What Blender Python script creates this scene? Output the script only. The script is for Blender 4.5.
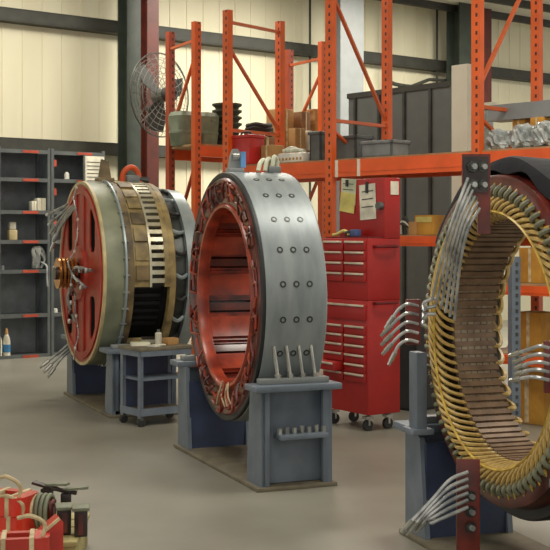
import bpy, bmesh, math, random
from mathutils import Vector, Matrix
C = bpy.context.scene
for o in list(bpy.data.objects): bpy.data.objects.remove(o)
R = math.radians
PI = math.pi
random.seed(7)

# ------------------------------------------------------------------ camera, light, exposure
F, CX, HY, EYE = 1200.0, 275.0, 235.0, 1.6
cam = bpy.data.cameras.new('camera')
cam.sensor_width = 36; cam.lens = 36 * F / 550
cam.shift_y = -(275 - HY) / 550
cam.clip_end = 200
co = bpy.data.objects.new('camera', cam); C.collection.objects.link(co)
co.location = (0, 0, EYE); co.rotation_euler = (PI / 2, 0, 0)
C.camera = co
C.view_settings.view_transform = 'Standard'; C.view_settings.look = 'None'
C.view_settings.gamma = 1; C.view_settings.exposure = -0.2
w = bpy.data.worlds.new('world'); C.world = w; w.use_nodes = True
w.node_tree.nodes['Background'].inputs[0].default_value = (1.0, .96, .87, 1)
w.node_tree.nodes['Background'].inputs[1].default_value = 1.05

def area(name, loc, size, energy, col=(1, .95, .84), aim=None):
    l = bpy.data.lights.new(name, 'AREA'); l.shape = 'RECTANGLE'
    l.size, l.size_y = size; l.energy = energy; l.color = col
    o = bpy.data.objects.new(name, l); C.collection.objects.link(o); o.location = loc
    if aim is not None:
        o.rotation_euler = (Vector(aim) - Vector(loc)).to_track_quat('-Z', 'Y').to_euler()
    return o
area('overhead_light', (-2.4, 14.2, 5.5), (2.4, 1.6), 190)
area('overhead_light', (0.6, 16.2, 5.5), (2.4, 1.6), 300)
area('overhead_light', (3.6, 17.6, 5.5), (2.4, 1.6), 480)  # added to brighten the right of the back wall, no lamp known there
area('overhead_light', (2.2, 7.6, 5.5), (1.6, 1.2), 150)
area('overhead_light', (-1.6, 7.2, 5.5), (2.0, 1.4), 110)
area('overhead_light', (0.0, 3.0, 5.5), (2.4, 2.4), 110)

# ------------------------------------------------------------------ helpers
def W(px, py, d): return Vector(((px - CX) / F * d, d, EYE - (py - HY) / F * d))

def lin(c):
    r = []
    for v in c:
        v /= 255
        r.append(v / 12.92 if v <= .04045 else ((v + .055) / 1.055) ** 2.4)
    return (*r, 1)

MATS = {}
def mat(name, col, col2=None, rough=.5, metal=0, scale=6, bump=0, stretch=(1, 1, 1), lo=.35, hi=.65, coat=0, alpha=1, trans=0):
    m = bpy.data.materials.new(name); m.use_nodes = True
    nt = m.node_tree; b = nt.nodes['Principled BSDF']
    b.inputs['Roughness'].default_value = rough; b.inputs['Metallic'].default_value = metal
    if coat: b.inputs['Coat Weight'].default_value = coat; b.inputs['Coat Roughness'].default_value = .15
    if trans: b.inputs['Transmission Weight'].default_value = trans
    if alpha < 1: b.inputs['Alpha'].default_value = alpha
    col2 = col2 or tuple(c * .82 for c in col)
    tc = nt.nodes.new('ShaderNodeTexCoord'); mp = nt.nodes.new('ShaderNodeMapping')
    mp.inputs['Scale'].default_value = stretch
    nt.links.new(tc.outputs['Object'], mp.inputs[0])
    n = nt.nodes.new('ShaderNodeTexNoise'); n.inputs['Scale'].default_value = scale; n.inputs['Detail'].default_value = 6
    nt.links.new(mp.outputs[0], n.inputs['Vector'])
    cr = nt.nodes.new('ShaderNodeValToRGB')
    cr.color_ramp.elements[0].position = lo; cr.color_ramp.elements[0].color = lin(col2)
    cr.color_ramp.elements[1].position = hi; cr.color_ramp.elements[1].color = lin(col)
    nt.links.new(n.outputs['Fac'], cr.inputs[0]); nt.links.new(cr.outputs[0], b.inputs['Base Color'])
    if bump:
        bp = nt.nodes.new('ShaderNodeBump'); bp.inputs['Strength'].default_value = bump; bp.inputs['Distance'].default_value = .02
        nt.links.new(n.outputs['Fac'], bp.inputs['Height']); nt.links.new(bp.outputs[0], b.inputs['Normal'])
    MATS[name] = m
    return m

mat('concrete', (146, 143, 131), (126, 123, 112), rough=.38, scale=1.3, lo=.3, hi=.75)
mat('cream_metal', (219, 213, 186), (211, 204, 175), rough=.6, scale=2, stretch=(1, 1, .2))
mat('girt', (58, 58, 50), rough=.6)
mat('green_steel', (52, 60, 50), rough=.5)
mat('brown_red_steel', (92, 36, 26), (74, 30, 22), rough=.5)
mat('grey_steel_paint', (128, 132, 132), (122, 126, 126), rough=.45)
mat('panel_grey', (96, 101, 98), (90, 95, 93), rough=.5)
mat('white_paint', (222, 218, 200), (216, 212, 194), rough=.6)
mat('shelf_grey', (92, 97, 96), (78, 84, 84), rough=.5)
mat('shelf_back', (118, 126, 132), rough=.6)
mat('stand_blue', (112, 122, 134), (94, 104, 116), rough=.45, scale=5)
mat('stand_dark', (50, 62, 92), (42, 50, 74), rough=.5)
mat('base_dirty', (120, 112, 92), (98, 90, 76), rough=.6, scale=8)
mat('machined_steel', (150, 158, 160), (130, 138, 141), rough=.42, metal=.25, scale=3, stretch=(4, 1, 1))
mat('bolt_dark', (78, 80, 78), rough=.4, metal=.6)
mat('black_rim', (38, 38, 42), (28, 28, 30), rough=.5)
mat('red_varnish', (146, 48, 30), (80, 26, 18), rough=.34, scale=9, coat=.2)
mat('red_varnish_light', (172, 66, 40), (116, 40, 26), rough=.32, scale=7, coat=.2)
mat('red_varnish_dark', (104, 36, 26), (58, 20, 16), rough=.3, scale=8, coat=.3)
mat('red_disc', (178, 52, 34), (140, 40, 26), rough=.42, scale=5)
mat('green_grey', (142, 146, 122), (116, 120, 102), rough=.45, scale=4, metal=.15)
mat('cream_edge', (206, 188, 140), rough=.5)
mat('tan_dirty', (172, 150, 98), (92, 78, 48), rough=.5, scale=7, bump=.3, lo=.3, hi=.7)
mat('brown_dirty', (128, 108, 74), (72, 62, 44), rough=.55, scale=6, bump=.3)
mat('steel_bar', (196, 192, 172), (160, 152, 126), rough=.35, metal=.5)
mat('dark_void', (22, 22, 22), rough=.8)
mat('pale_steel', (166, 178, 180), (140, 152, 156), rough=.38, metal=.4)
mat('brass', (214, 150, 78), (170, 104, 48), rough=.25, metal=.85)
mat('lead_grey', (182, 184, 180), (120, 122, 122), rough=.3, metal=.4, scale=14)
mat('lead_clear', (206, 208, 208), (134, 138, 142), rough=.18, metal=.35, scale=10)
mat('lug', (196, 196, 190), rough=.25, metal=.8)
mat('gold_coil', (214, 184, 112), (160, 128, 68), rough=.38, scale=24)
mat('gold_coil_bright', (222, 190, 84), (170, 134, 54), rough=.36, scale=20)
mat('coil_tape', (128, 128, 104), (92, 94, 78), rough=.5, scale=18)
mat('core_brown', (134, 108, 84), (102, 80, 62), rough=.42, scale=10, metal=.2)
mat('slot_dark', (40, 30, 24), rough=.5)
mat('wedge_pale', (170, 156, 134), (136, 118, 96), rough=.32, metal=.25, scale=12)
mat('board_red', (118, 44, 34), (78, 30, 26), rough=.4, scale=9)
mat('blanket', (15, 15, 26), (10, 10, 18), rough=.85, scale=9, bump=.4)
mat('chest_red', (170, 32, 28), (152, 27, 24), rough=.48, scale=3)
mat('chest_dark', (112, 18, 22), rough=.5)
mat('handle_alu', (226, 214, 190), rough=.35, metal=.2)
mat('caster_dark', (40, 40, 40), rough=.5)
mat('chrome', (190, 190, 186), rough=.2, metal=.9)
mat('paper', (228, 224, 204), rough=.8)
mat('paper_yellow', (222, 208, 120), rough=.8)
mat('paper_green', (206, 210, 180), rough=.8)
mat('ink', (84, 82, 78), rough=.8)
mat('cardboard', (178, 136, 82), (158, 118, 70), rough=.8)
mat('cardboard_dark', (138, 98, 62), rough=.8)
mat('cardboard_gold', (200, 150, 60), (176, 124, 46), rough=.75)
mat('olive_tub', (124, 132, 110), (104, 112, 92), rough=.55)
mat('dark_green_tub', (66, 70, 56), rough=.55)
mat('grey_tub', (92, 94, 92), rough=.5)
mat('grey_tub_pale', (126, 130, 130), rough=.5)
mat('red_plastic', (196, 44, 40), rough=.4)
mat('blue_tag', (96, 150, 206), rough=.5)
mat('white_plastic', (226, 224, 212), rough=.4)
mat('hose_white', (206, 208, 186), rough=.4)
mat('wrap', (186, 190, 186), (140, 146, 146), rough=.22, scale=9, bump=.5)
mat('fan_grey', (70, 70, 66), rough=.75)
mat('fan_wire', (132, 132, 124), rough=.4, metal=.3)
mat('board_deck', (166, 132, 92), rough=.8)
mat('dark_cloth', (50, 44, 38), rough=.8)
mat('foreground_red', (214, 56, 38), (170, 40, 30), rough=.35, scale=6, coat=.3)
mat('foreground_pink', (204, 62, 50), (170, 46, 36), rough=.4, scale=5)
mat('cream_tape', (216, 200, 160), (170, 150, 116), rough=.6, scale=16)
mat('yellow_wood', (196, 184, 124), (150, 138, 92), rough=.6, scale=8)
mat('dark_steel', (70, 60, 58), (44, 38, 38), rough=.35, metal=.4, scale=9)
mat('green_top', (138, 142, 118), (108, 112, 94), rough=.5, scale=9)
mat('blue_label', (58, 128, 178), rough=.5)
mat('bottle_white', (222, 216, 196), rough=.4)
mat('bottle_cap', (196, 150, 96), rough=.5)
mat('label_orange', (190, 74, 48), rough=.6)
mat('sling_orange', (226, 92, 40), rough=.6)
mat('red_fabric', (150, 40, 36), rough=.7)
mat('tool_blue', (70, 90, 140), rough=.5)

def rack_material(name, col, holes=True):
    m = mat(name, col, tuple(c * .9 for c in col), rough=.45, scale=4)
    nt = m.node_tree; b = nt.nodes['Principled BSDF']
    if holes:
        src = b.inputs['Base Color'].links[0].from_socket
        tc = nt.nodes['Texture Coordinate']; s = nt.nodes.new('ShaderNodeSeparateXYZ'); nt.links.new(tc.outputs['Object'], s.inputs[0])
        def M(op, a, bb):
            k = nt.nodes.new('ShaderNodeMath'); k.operation = op
            for i, v in enumerate((a, bb)):
                if hasattr(v, 'links'): nt.links.new(v, k.inputs[i])
                else: k.inputs[i].default_value = v
            return k.outputs[0]
        fr = M('FRACT', M('MULTIPLY', s.outputs['Z'], 13.0), 0)
        a = M('LESS_THAN', fr, .42)
        bx = M('LESS_THAN', M('ABSOLUTE', M('SUBTRACT', s.outputs['X'], .012), 0), .011)
        mk = M('MULTIPLY', a, bx)
        mx = nt.nodes.new('ShaderNodeMix'); mx.data_type = 'RGBA'
        nt.links.new(mk, mx.inputs[0]); nt.links.new(src, mx.inputs[6]); mx.inputs[7].default_value = lin((70, 28, 16))
        nt.links.new(mx.outputs[2], b.inputs['Base Color'])
    return m
rack_material('rack_orange', (222, 96, 32)); rack_material('rack_beam', (232, 92, 26), False)
rack_material('rack_darker', (172, 74, 42)); rack_material('rack_brace', (206, 98, 50), False)  # first: darker orange for rear uprights and lower braces of the wall rack

class MB:
    def __init__(s): s.bm = bmesh.new(); s.mats = []
    def mi(s, m):
        if m not in s.mats: s.mats.append(m)
        return s.mats.index(m)
    def _fin(s, faces, m):
        i = s.mi(m)
        for f in faces: f.material_index = i
    def box(s, c, size, m, rz=0, rot=None, bev=0):
        t = bmesh.new(); bmesh.ops.create_cube(t, size=1)
        for v in t.verts: v.co = Vector((v.co.x * size[0], v.co.y * size[1], v.co.z * size[2]))
        if bev: bmesh.ops.bevel(t, geom=t.edges[:], offset=bev, segments=2, affect='EDGES', profile=.5)
        M = Matrix.Translation(Vector(c)) @ (rot.to_4x4() if rot is not None else Matrix.Rotation(rz, 4, 'Z'))
        s.merge(t, M, m)
    def merge(s, t, M, m):
        vs = [s.bm.verts.new(M @ v.co) for v in t.verts]
        t.verts.index_update()
        fs = []
        for f in t.faces: fs.append(s.bm.faces.new([vs[v.index] for v in f.verts]))
        t.free(); s._fin(fs, m)
    def prism(s, pts, a, b, m):
        """polygon pts (list of Vector) swept from offset a to offset b (Vectors)"""
        a = Vector(a); b = Vector(b)
        v0 = [s.bm.verts.new(Vector(p) + a) for p in pts]; v1 = [s.bm.verts.new(Vector(p) + b) for p in pts]
        n = len(pts); fs = [s.bm.faces.new(v0), s.bm.faces.new(v1[::-1])]
        for i in range(n):
            j = (i + 1) % n; fs.append(s.bm.faces.new((v0[j], v0[i], v1[i], v1[j])))
        s._fin(fs, m)
    def tube(s, pts, r, m, seg=8, r_end=None, closed=False):
        pts = [Vector(p) for p in pts]; n = len(pts); rings = []; up = None
        for i, p in enumerate(pts):
            if closed: t = pts[(i + 1) % n] - pts[i - 1]
            else: t = pts[min(i + 1, n - 1)] - pts[max(i - 1, 0)]
            t.normalize()
            if up is None:
                up = t.orthogonal().normalized()
            else:
                up = (up - t * up.dot(t))
                if up.length < 1e-6: up = t.orthogonal()
                up.normalize()
            bi = t.cross(up)
            rr = r if r_end is None else r + (r_end - r) * i / max(1, n - 1)
            rings.append([s.bm.verts.new(p + rr * (up * math.cos(2 * PI * k / seg) + bi * math.sin(2 * PI * k / seg))) for k in range(seg)])
        fs = []
        for i in range(n if closed else n - 1):
            A, B = rings[i], rings[(i + 1) % n]
            for k in range(seg):
                fs.append(s.bm.faces.new((A[k], A[(k + 1) % seg], B[(k + 1) % seg], B[k])))
        if not closed: fs += [s.bm.faces.new(rings[0][::-1]), s.bm.faces.new(rings[-1])]
        s._fin(fs, m)
    def cyl(s, p0, p1, r, m, seg=16, r2=None): s.tube([p0, p1], r, m, seg, r_end=r2)
    def lathe(s, prof, m, a0=0, a1=2 * PI, seg=96, cz=0, axis='x', c=(0, 0, 0)):
        """closed profile of (x, r) turned about the x axis (or z axis) through c"""
        full = abs(a1 - a0 - 2 * PI) < 1e-6
        n = seg if full else seg + 1; rings = []
        for i in range(n):
            t = a0 + (a1 - a0) * i / seg; q = []
            for x, r in prof:
                if axis == 'x': q.append(s.bm.verts.new((c[0] + x, c[1] + r * math.cos(t), c[2] + cz + r * math.sin(t))))
                else: q.append(s.bm.verts.new((c[0] + r * math.cos(t), c[1] + r * math.sin(t), c[2] + x)))
            rings.append(q)
        fs = []; k = len(prof)
        for i in range(seg):
            A, B = rings[i], rings[(i + 1) % n]
            for j in range(k):
                fs.append(s.bm.faces.new((A[j], A[(j + 1) % k], B[(j + 1) % k], B[j])))
        if not full: fs += [s.bm.faces.new(rings[0]), s.bm.faces.new(rings[-1][::-1])]
        s._fin(fs, m)

def obj(name, mb, parent=None, world=False, angle=35):
    bm = mb.bm
    if world and parent is not None: bm.transform(rootM(parent).inverted())
    bmesh.ops.recalc_face_normals(bm, faces=bm.faces[:])
    me = bpy.data.meshes.new(name); bm.to_mesh(me); bm.free()
    for m in mb.mats: me.materials.append(MATS[m])
    me.polygons.foreach_set('use_smooth', [True] * len(me.polygons))
    me.set_sharp_from_angle(angle=R(angle))
    o = bpy.data.objects.new(name, me); C.collection.objects.link(o)
    if parent is not None: o.parent = parent
    return o
def rootM(o):
    M = Matrix.LocRotScale(o.location, o.rotation_euler, (1, 1, 1))
    return rootM(o.parent) @ M if o.parent else M
def tag(o, label, cat, group=None):
    o['label'] = label; o['category'] = cat
    if group: o['group'] = group
    return o
def thing(name, label, cat, loc=(0, 0, 0), rz=0, group=None):
    o = bpy.data.objects.new(name, None); C.collection.objects.link(o)
    o.empty_display_size = .1; o.location = loc; o.rotation_euler = (0, 0, rz)
    return tag(o, label, cat, group)
def struct(name, mb):
    o = obj(name, mb); o['kind'] = 'structure'; return o
def one(name, label, cat, mb, loc=None, rz=0, group=None):
    o = obj(name, mb)
    if loc is not None: o.location = loc
    o.rotation_euler = (0, 0, rz)
    return tag(o, label, cat, group)
def copy_part(o, parent, loc=None, rot=None):
    c = o.copy(); C.collection.objects.link(c); c.parent = parent
    if loc is not None: c.location = loc
    if rot is not None: c.rotation_euler = rot
    return c
def smooth(pts, n=6):
    """Catmull-Rom through pts"""
    P = [Vector(p) for p in pts]; P = [2 * P[0] - P[1]] + P + [2 * P[-1] - P[-2]]; out = []
    for i in range(1, len(P) - 2):
        for k in range(n):
            t = k / n; a, b, c, d = P[i - 1:i + 3]
            out.append(.5 * (2 * b + (c - a) * t + (2 * a - 5 * b + 4 * c - d) * t * t + (3 * b - a - 3 * c + d) * t ** 3))
    return out + [P[-2]]
def cut(o, mb):
    c = obj('cutter', mb, o.parent); bpy.context.view_layer.update()
    md = o.modifiers.new('b', 'BOOLEAN'); md.object = c; md.operation = 'DIFFERENCE'; md.solver = 'EXACT'
    dg = bpy.context.evaluated_depsgraph_get(); me = bpy.data.meshes.new_from_object(o.evaluated_get(dg))
    o.modifiers.clear(); o.data = me; bpy.data.objects.remove(c)
    me.polygons.foreach_set('use_smooth', [True] * len(me.polygons)); me.set_sharp_from_angle(angle=R(35))

# ------------------------------------------------------------------ setting
m = MB(); m.box((0, 12, -.05), (24, 30, .1), 'concrete'); struct('floor', m)
WP = Vector((-3.73, 16.45, 0)); WA = R(37); WD = Vector((math.cos(WA), math.sin(WA), 0)); WN = Vector((math.sin(WA), -math.cos(WA), 0))
def wall_pt(px, off=0):
    k = (px - CX) / F; q = WP + WN * off
    s = (k * q.y - q.x) / (WD.x - k * WD.y)
    return q + WD * s
m = MB(); m.box(WP + WD * 4 - WN * .1 + Vector((0, 0, 2.9)), (20, .2, 5.8), 'cream_metal', rz=WA)
for i in range(-14, 46):
    m.box(WP + WD * (i * .3) + WN * .003 + Vector((0, 0, 2.9)), (.03, .012, 5.8), 'cream_metal', rz=WA)
struct('wall_back', m)
m = MB(); m.box((0, 12, 5.67), (24, 30, .1), 'white_paint'); 
struct('ceiling', m)
for i, (z, h) in enumerate(((4.60, .16), (2.84, .15))):
    m = MB(); c = WP + WD * 4 + WN * .1 + Vector((0, 0, z))
    m.box(c + Vector((0, 0, h / 2)), (20, .2, .02), 'girt', rz=WA); m.box(c + WN * .09, (20, .02, h), 'girt', rz=WA); m.box(c - Vector((0, 0, h / 2)), (20, .2, .02), 'girt', rz=WA)
    struct('trim_%d' % (i + 1), m)
for i in range(3):
    m = MB(); m.box(WP + WD * 5 + WN * (.5 + i * 1.0) + Vector((0, 0, 5.56)), (20, .08, .12), 'girt', rz=WA); struct('trim_%d' % (3 + i), m)
def column(n, px0, px1, off, m_, depth=.25, z=5.62, z0=0):
    a = wall_pt(px0, off); b = wall_pt(px1, off); c = (a + b) / 2; wd = (b - a).length
    m = MB()
    cc = c + Vector((0, 0, (z + z0) / 2)); h = z - z0
    m.box(cc + WN * depth / 2, (wd, .02, h), m_, rz=WA); m.box(cc - WN * depth / 2, (wd, .02, h), m_, rz=WA); m.box(cc, (wd * .4, depth, h), m_, rz=WA)
    m.box(c + Vector((0, 0, z0 + .015)), (wd + .06, depth + .06, .03), m_, rz=WA)
    struct('trim_%d' % n, m)
column(6, 122.5, 142, .5, 'green_steel')
column(7, 144, 155.5, 1.0, 'brown_red_steel', .16)
column(8, 334, 357, .9, 'grey_steel_paint', .3)
column(9, 453, 474, .6, 'green_steel', .3)
column(10, 476, 488, .55, 'brown_red_steel', .15)
# dark grey panelled partition behind the rack
pa, pb = W(351, 235, 14.4), W(452, 235, 13.2); pa.z = pb.z = 0
pd = (pb - pa).normalized(); pr = math.atan2(pd.y, pd.x); pl = (pb - pa).length; ph = 3.24
m = MB()
m.box((pa + pb) / 2 + Vector((0, 0, ph / 2)), (pl, .08, ph), 'panel_grey', rz=pr)
m.box((pa + pb) / 2 + Vector((0, 0, ph + .02)), (pl + .02, .12, .06), 'girt', rz=pr)
for i in range(4): m.box(pa + pd * (pl * (i + .3) / 4.0) + Vector((pd.y, -pd.x, 0)) * .045 + Vector((0, 0, ph / 2)), (.035, .03, ph), 'bolt_dark', rz=pr)
struct('wall_partition', m)
m = MB(); a = W(463, 235, 13.0); m.box((a.x, a.y, 1.72), (.22, .12, 3.44), 'white_paint', rz=pr); struct('trim_11', m)
# panel wall of the next bay to the right, seen past the rack
m = MB(); a = W(482, 235, 13.6); m.box((a.x, a.y, 1.5), (.26, .08, 3.0), 'wrap', rz=pr); m.box((a.x, a.y, 3.05), (.34, .1, .08), 'white_paint', rz=pr); struct('trim_12', m)
# conduits
def conduit(pts, r, label, m_='girt'):
    m = MB(); m.tube(pts, r, m_, 8); return one('conduit_pipe', label, 'pipe', m, group=None)
p = wall_pt(310, .12); conduit([p + Vector((0, 0, z)) for z in (.02, 5.6)], .018, 'thin dark conduit running straight up the cream wall beside the grey column')
p = wall_pt(437, .14); conduit([p + Vector((0, 0, z)) for z in (.02, 5.6)], .02, 'thin dark conduit rising on the wall behind the dark grey partition')
root = None
q = [W(388, -5, 16.5), W(389, 82, 16.5), W(392, 86, 16.5), W(425, 86, 16.5)]
p1 = wall_pt(389, .3)
m = MB(); m.tube(smooth([p1 + Vector((0, 0, 5.6)), p1 + Vector((0, 0, 4.6)), p1 + Vector((0, 0, 4.3)), p1 + WD * .12 + Vector((0, 0, 4.17)), p1 + WD * .9 + Vector((0, 0, 4.17)), p1 + WD * 1.5 + Vector((0, 0, 4.3))], 5), .035, 'girt')
m.tube([p1 + WD * .2 + Vector((0, 0, 4.05)) + WN * .05, p1 + WD * .9 + Vector((0, 0, 4.3)) + WN * .05, p1 + WD * 1.6 + Vector((0, 0, 4.33)) + WN * .05], .03, 'girt')
m.box(p1 + WD * .5 + Vector((0, 0, 4.1)), (.4, .2, .1), 'girt', rz=WA)
one('pipe_run', 'dark bent pipework crossing the wall above the dark grey partition', 'pipe', m)

# ------------------------------------------------------------------ machine stands
def stand(name, label, loc, rz, zc, Rr, x0=-.1, x1=.39, topz=.66, wide=.85, studs=True, web=None):
    t = thing(name, label, 'machine stand', (loc[0], loc[1], 0), rz)
    m = MB(); m.box(((x0 + x1) / 2, 0, .0125), (x1 - x0 + .06, 2 * wide + .04, .025), 'base_dirty', bev=.004); obj('base_plate', m, t)
    yin = math.sqrt(Rr ** 2 - (zc - topz) ** 2) + .01
    for s in (-1, 1):
        m = MB()
        prof = [(wide, .025), (wide, topz - .04), (yin + .0, topz - .04)]
        zi = zc - math.sqrt((Rr + .012) ** 2 - .62 ** 2)       # inner edge clears the round frame
        prof += [(.665, min(topz - .04, zc - math.sqrt((Rr + .012) ** 2 - .665 ** 2))), (.60, .025)]
        for xx in (x0, x1 - .03):
            m.prism([(xx, s * y, z) for y, z in prof], (0, 0, 0), (.03, 0, 0), 'stand_blue')
        # outer web set back, inner web
        m.box(((x0 + x1) / 2, s * (wide - .09), .32), (x1 - x0 - .04, .02, topz - .08), 'stand_blue')
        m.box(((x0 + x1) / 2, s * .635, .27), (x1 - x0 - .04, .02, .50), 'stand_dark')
        for xx in (x0 + .035, x1 - .035): m.box((xx, s * (wide - .02), .32), (.055, .04, topz - .07), 'stand_blue', bev=.004)
        p = obj('pedestal', m, t)
        m = MB(); m.box(((x0 + x1) / 2, s * ((yin + wide + .05) / 2 + .0), topz - .02), (x1 - x0 + .1, wide + .05 - yin, .04), 'stand_blue', bev=.006)
        m.box(((x0 + x1) / 2, s * (wide - .06), topz + .018), (x1 - x0 - .02, .08, .036), 'grey_steel_paint', bev=.005)
        obj('top_plate', m, p)
        m = MB(); m.box(((x0 + x1) / 2 + .03, s * (wide + .0), .335), (x1 - x0 - .16, .12, .03), 'stand_blue', bev=.004)
        for k in range(7): m.cyl((x0 + .13 + k * .05, s * wide, .35), (x0 + .13 + k * .05, s * wide, .385 + .01 * (k % 2)), .016, 'lead_grey', 6)
        obj('ledge', m, p)
        if studs:
            for k in range(4):
                m = MB(); bx = x0 + .14 + k * .085
                m.cyl((bx, s * (wide - .05), topz + .02), (bx - .035, s * (wide - .045), topz + .24), .012, 'lug', 8)
                m.cyl((bx, s * (wide - .05), topz + .036), (bx - .003, s * (wide - .05), topz + .062), .022, 'lug', 6)
                obj('stud', m, p)
    return t

# ------------------------------------------------------------------ middle frame: grey shell with red field coils
PH2 = R(19.6); C2 = Vector((-.318, 8.3, 1.178)); R2 = .858; L2 = .427
stand('machine_stand', 'blue-grey steel stand carrying the grey bolted frame with red coils', C2, R(22.2), C2.z, R2)
t2 = thing('generator_frame', 'round grey steel machine frame with bolt rows and glossy red coils inside', 'machine frame', (C2.x - .035, C2.y, 0), PH2)
cz = C2.z
def pol(x, r, deg, z=None):
    a = R(deg); return Vector((x, r * math.cos(a), (cz if z is None else z) + r * math.sin(a)))
m = MB(); m.lathe([(.011, R2 - .004), (.016, R2), (L2 - .01, R2), (L2, R2 - .01), (L2, .745), (.011, .745)], 'machined_steel', cz=cz, seg=128); obj('shell', m, t2)
m = MB(); m.lathe([(-.012, R2 - .008), (-.006, R2 - .002), (.012, R2 - .002), (.012, .79), (-.012, .826)], 'black_rim', cz=cz, seg=128); obj('front_rim', m, t2)
for k in range(24):
    for j in range(3):
        a = k * 15 + 7.5; m = MB() if (k, j) == (0, 0) else None
        if m:
            m.lathe([(0, .012), (.0, .021), (.004, .021), (.004, .012)], 'bolt_dark', axis='z', seg=14)
            m.cyl((0, 0, -.004), (0, 0, .0035), .011, 'machined_steel', 6)
            b0 = obj('bolt', m, t2); b = b0
        else: b = copy_part(b0, t2)
        x = .125 + j * .09
        b.location = pol(x, R2 - .001, a)
        b.rotation_euler = (R(a - 90), 0, 0)
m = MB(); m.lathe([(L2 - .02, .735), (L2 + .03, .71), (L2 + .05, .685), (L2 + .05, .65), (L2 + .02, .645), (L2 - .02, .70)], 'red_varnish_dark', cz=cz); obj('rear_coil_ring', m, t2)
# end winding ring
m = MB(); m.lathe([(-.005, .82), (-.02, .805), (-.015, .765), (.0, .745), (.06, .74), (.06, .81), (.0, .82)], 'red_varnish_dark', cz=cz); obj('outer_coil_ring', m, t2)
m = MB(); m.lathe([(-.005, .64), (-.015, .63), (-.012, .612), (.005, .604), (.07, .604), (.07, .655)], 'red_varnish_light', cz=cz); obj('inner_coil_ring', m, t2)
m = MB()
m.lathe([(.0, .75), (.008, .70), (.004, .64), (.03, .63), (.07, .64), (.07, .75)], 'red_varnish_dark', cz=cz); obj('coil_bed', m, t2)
rs = random.Random(3)
for k in range(36):
    a = k * 10 + rs.uniform(-2, 2); m = MB()
    r0, r1 = .65 + rs.uniform(0, .03), .79 + rs.uniform(-.03, .015); tw = rs.uniform(-7, 7)
    m.tube(smooth([pol(-.004, r0, a), pol(-.018 - rs.uniform(0, .015), (r0 + r1) / 2, a + tw / 2), pol(-.026, r1, a + tw), pol(-.022, r1, a + tw + 6)], 4), .0085, rs.choice(['red_varnish', 'red_varnish_dark', 'red_varnish_light']), 6)
    obj('coil_strap', m, t2)
for k in range(18):
    a = k * 20 + rs.uniform(-4, 4); m = MB()
    m.tube([pol(-.014, .715 + rs.uniform(-.02, .02), a + q_) for q_ in (0, 4, 8, 12)], .009, rs.choice(['red_varnish', 'red_varnish_light']), 6); obj('connector_bar', m, t2)
def arcblock(m, x0, x1, r0, r1, a0, a1, mt, n=6):
    m.lathe([(x0, r0), (x0, r1), (x1, r1), (x1, r0)], mt, R(a0), R(a1), seg=n, cz=cz)
for k in range(12):
    a = k * 30 + 5
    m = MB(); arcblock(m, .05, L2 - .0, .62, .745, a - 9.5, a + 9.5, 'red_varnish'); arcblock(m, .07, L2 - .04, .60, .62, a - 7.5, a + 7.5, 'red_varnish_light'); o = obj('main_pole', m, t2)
    m = MB()
    for rr in (.64, .69): arcblock(m, .04, L2 + .01, rr, rr + .03, a - 11.0, a + 11.0, 'red_varnish')
    obj('field_coil', m, o)
    a += 15
    m = MB(); arcblock(m, .05, L2 - .01, .635, .745, a - 2.6, a + 2.6, 'red_varnish_dark', 3); obj('interpole', m, t2)
m = MB()
for k in range(9):
    a = 262 + rs.uniform(-12, 12); b = a + rs.uniform(-9, 9)
    m.tube(smooth([pol(-.015, .61 + rs.uniform(-.03, .05), a), pol(-.035, .69, (a + b) / 2), pol(-.03, .76, b)], 4), .006, 'cream_tape' if k % 2 else 'red_varnish_light', 5)
obj('lacing_cord', m, t2)
m = MB()
for k in range(7):
    a = 196 + k * 11
    m.tube(smooth([pol(.03, .615, a), pol(.12 + .03 * (k % 3), .585, a + 6), pol(.22, .585, a + 9), pol(.34, .595, a + 4)], 4), .009, 'red_varnish_light', 6)
obj('coil_lead', m, t2)
# lifting lugs on the crown of the shell
def lug_mesh(x, yy):
    m = MB(); z0 = cz + math.sqrt(R2 ** 2 - yy ** 2) - .004
    m.box((x, yy, z0 + .015), (.11, .10, .03), 'grey_steel_paint', bev=.005)
    m.prism([(x - .05, yy, z0 + .02), (x + .05, yy, z0 + .02), (x + .04, yy, z0 + .12), (x + .015, yy, z0 + .165), (x - .015, yy, z0 + .165), (x - .035, yy, z0 + .12)], (0, -.02, 0), (0, .02, 0), 'grey_steel_paint')
    m.lathe([(-.025, .018), (-.025, .034), (.025, .034), (.025, .018)], 'lug', axis='x', seg=14, c=(x, yy, z0 + .11))
    return m
o = obj('lifting_lug', lug_mesh(.08, 0), t2)
m = MB(); m.box((.125, -.045, cz + R2 + .085), (.035, .012, .11), 'blue_tag'); obj('blue_tag', m, o)
m = MB()
for k in range(3):
    m.tube(smooth([Vector((.24 + k * .05, -.03, cz + R2 + .012)), Vector((.26 + k * .05, -.02, cz + R2 + .07 + .02 * k)), Vector((.30 + k * .045, .0, cz + R2 + .085)), Vector((.33 + k * .03, .01, cz + R2 + .02))], 5), .016, 'hose_white', 7)
m.box((.36, 0, cz + R2 + .02), (.09, .1, .05), 'grey_tub_pale', bev=.01)
obj('shackle', m, t2)

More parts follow.
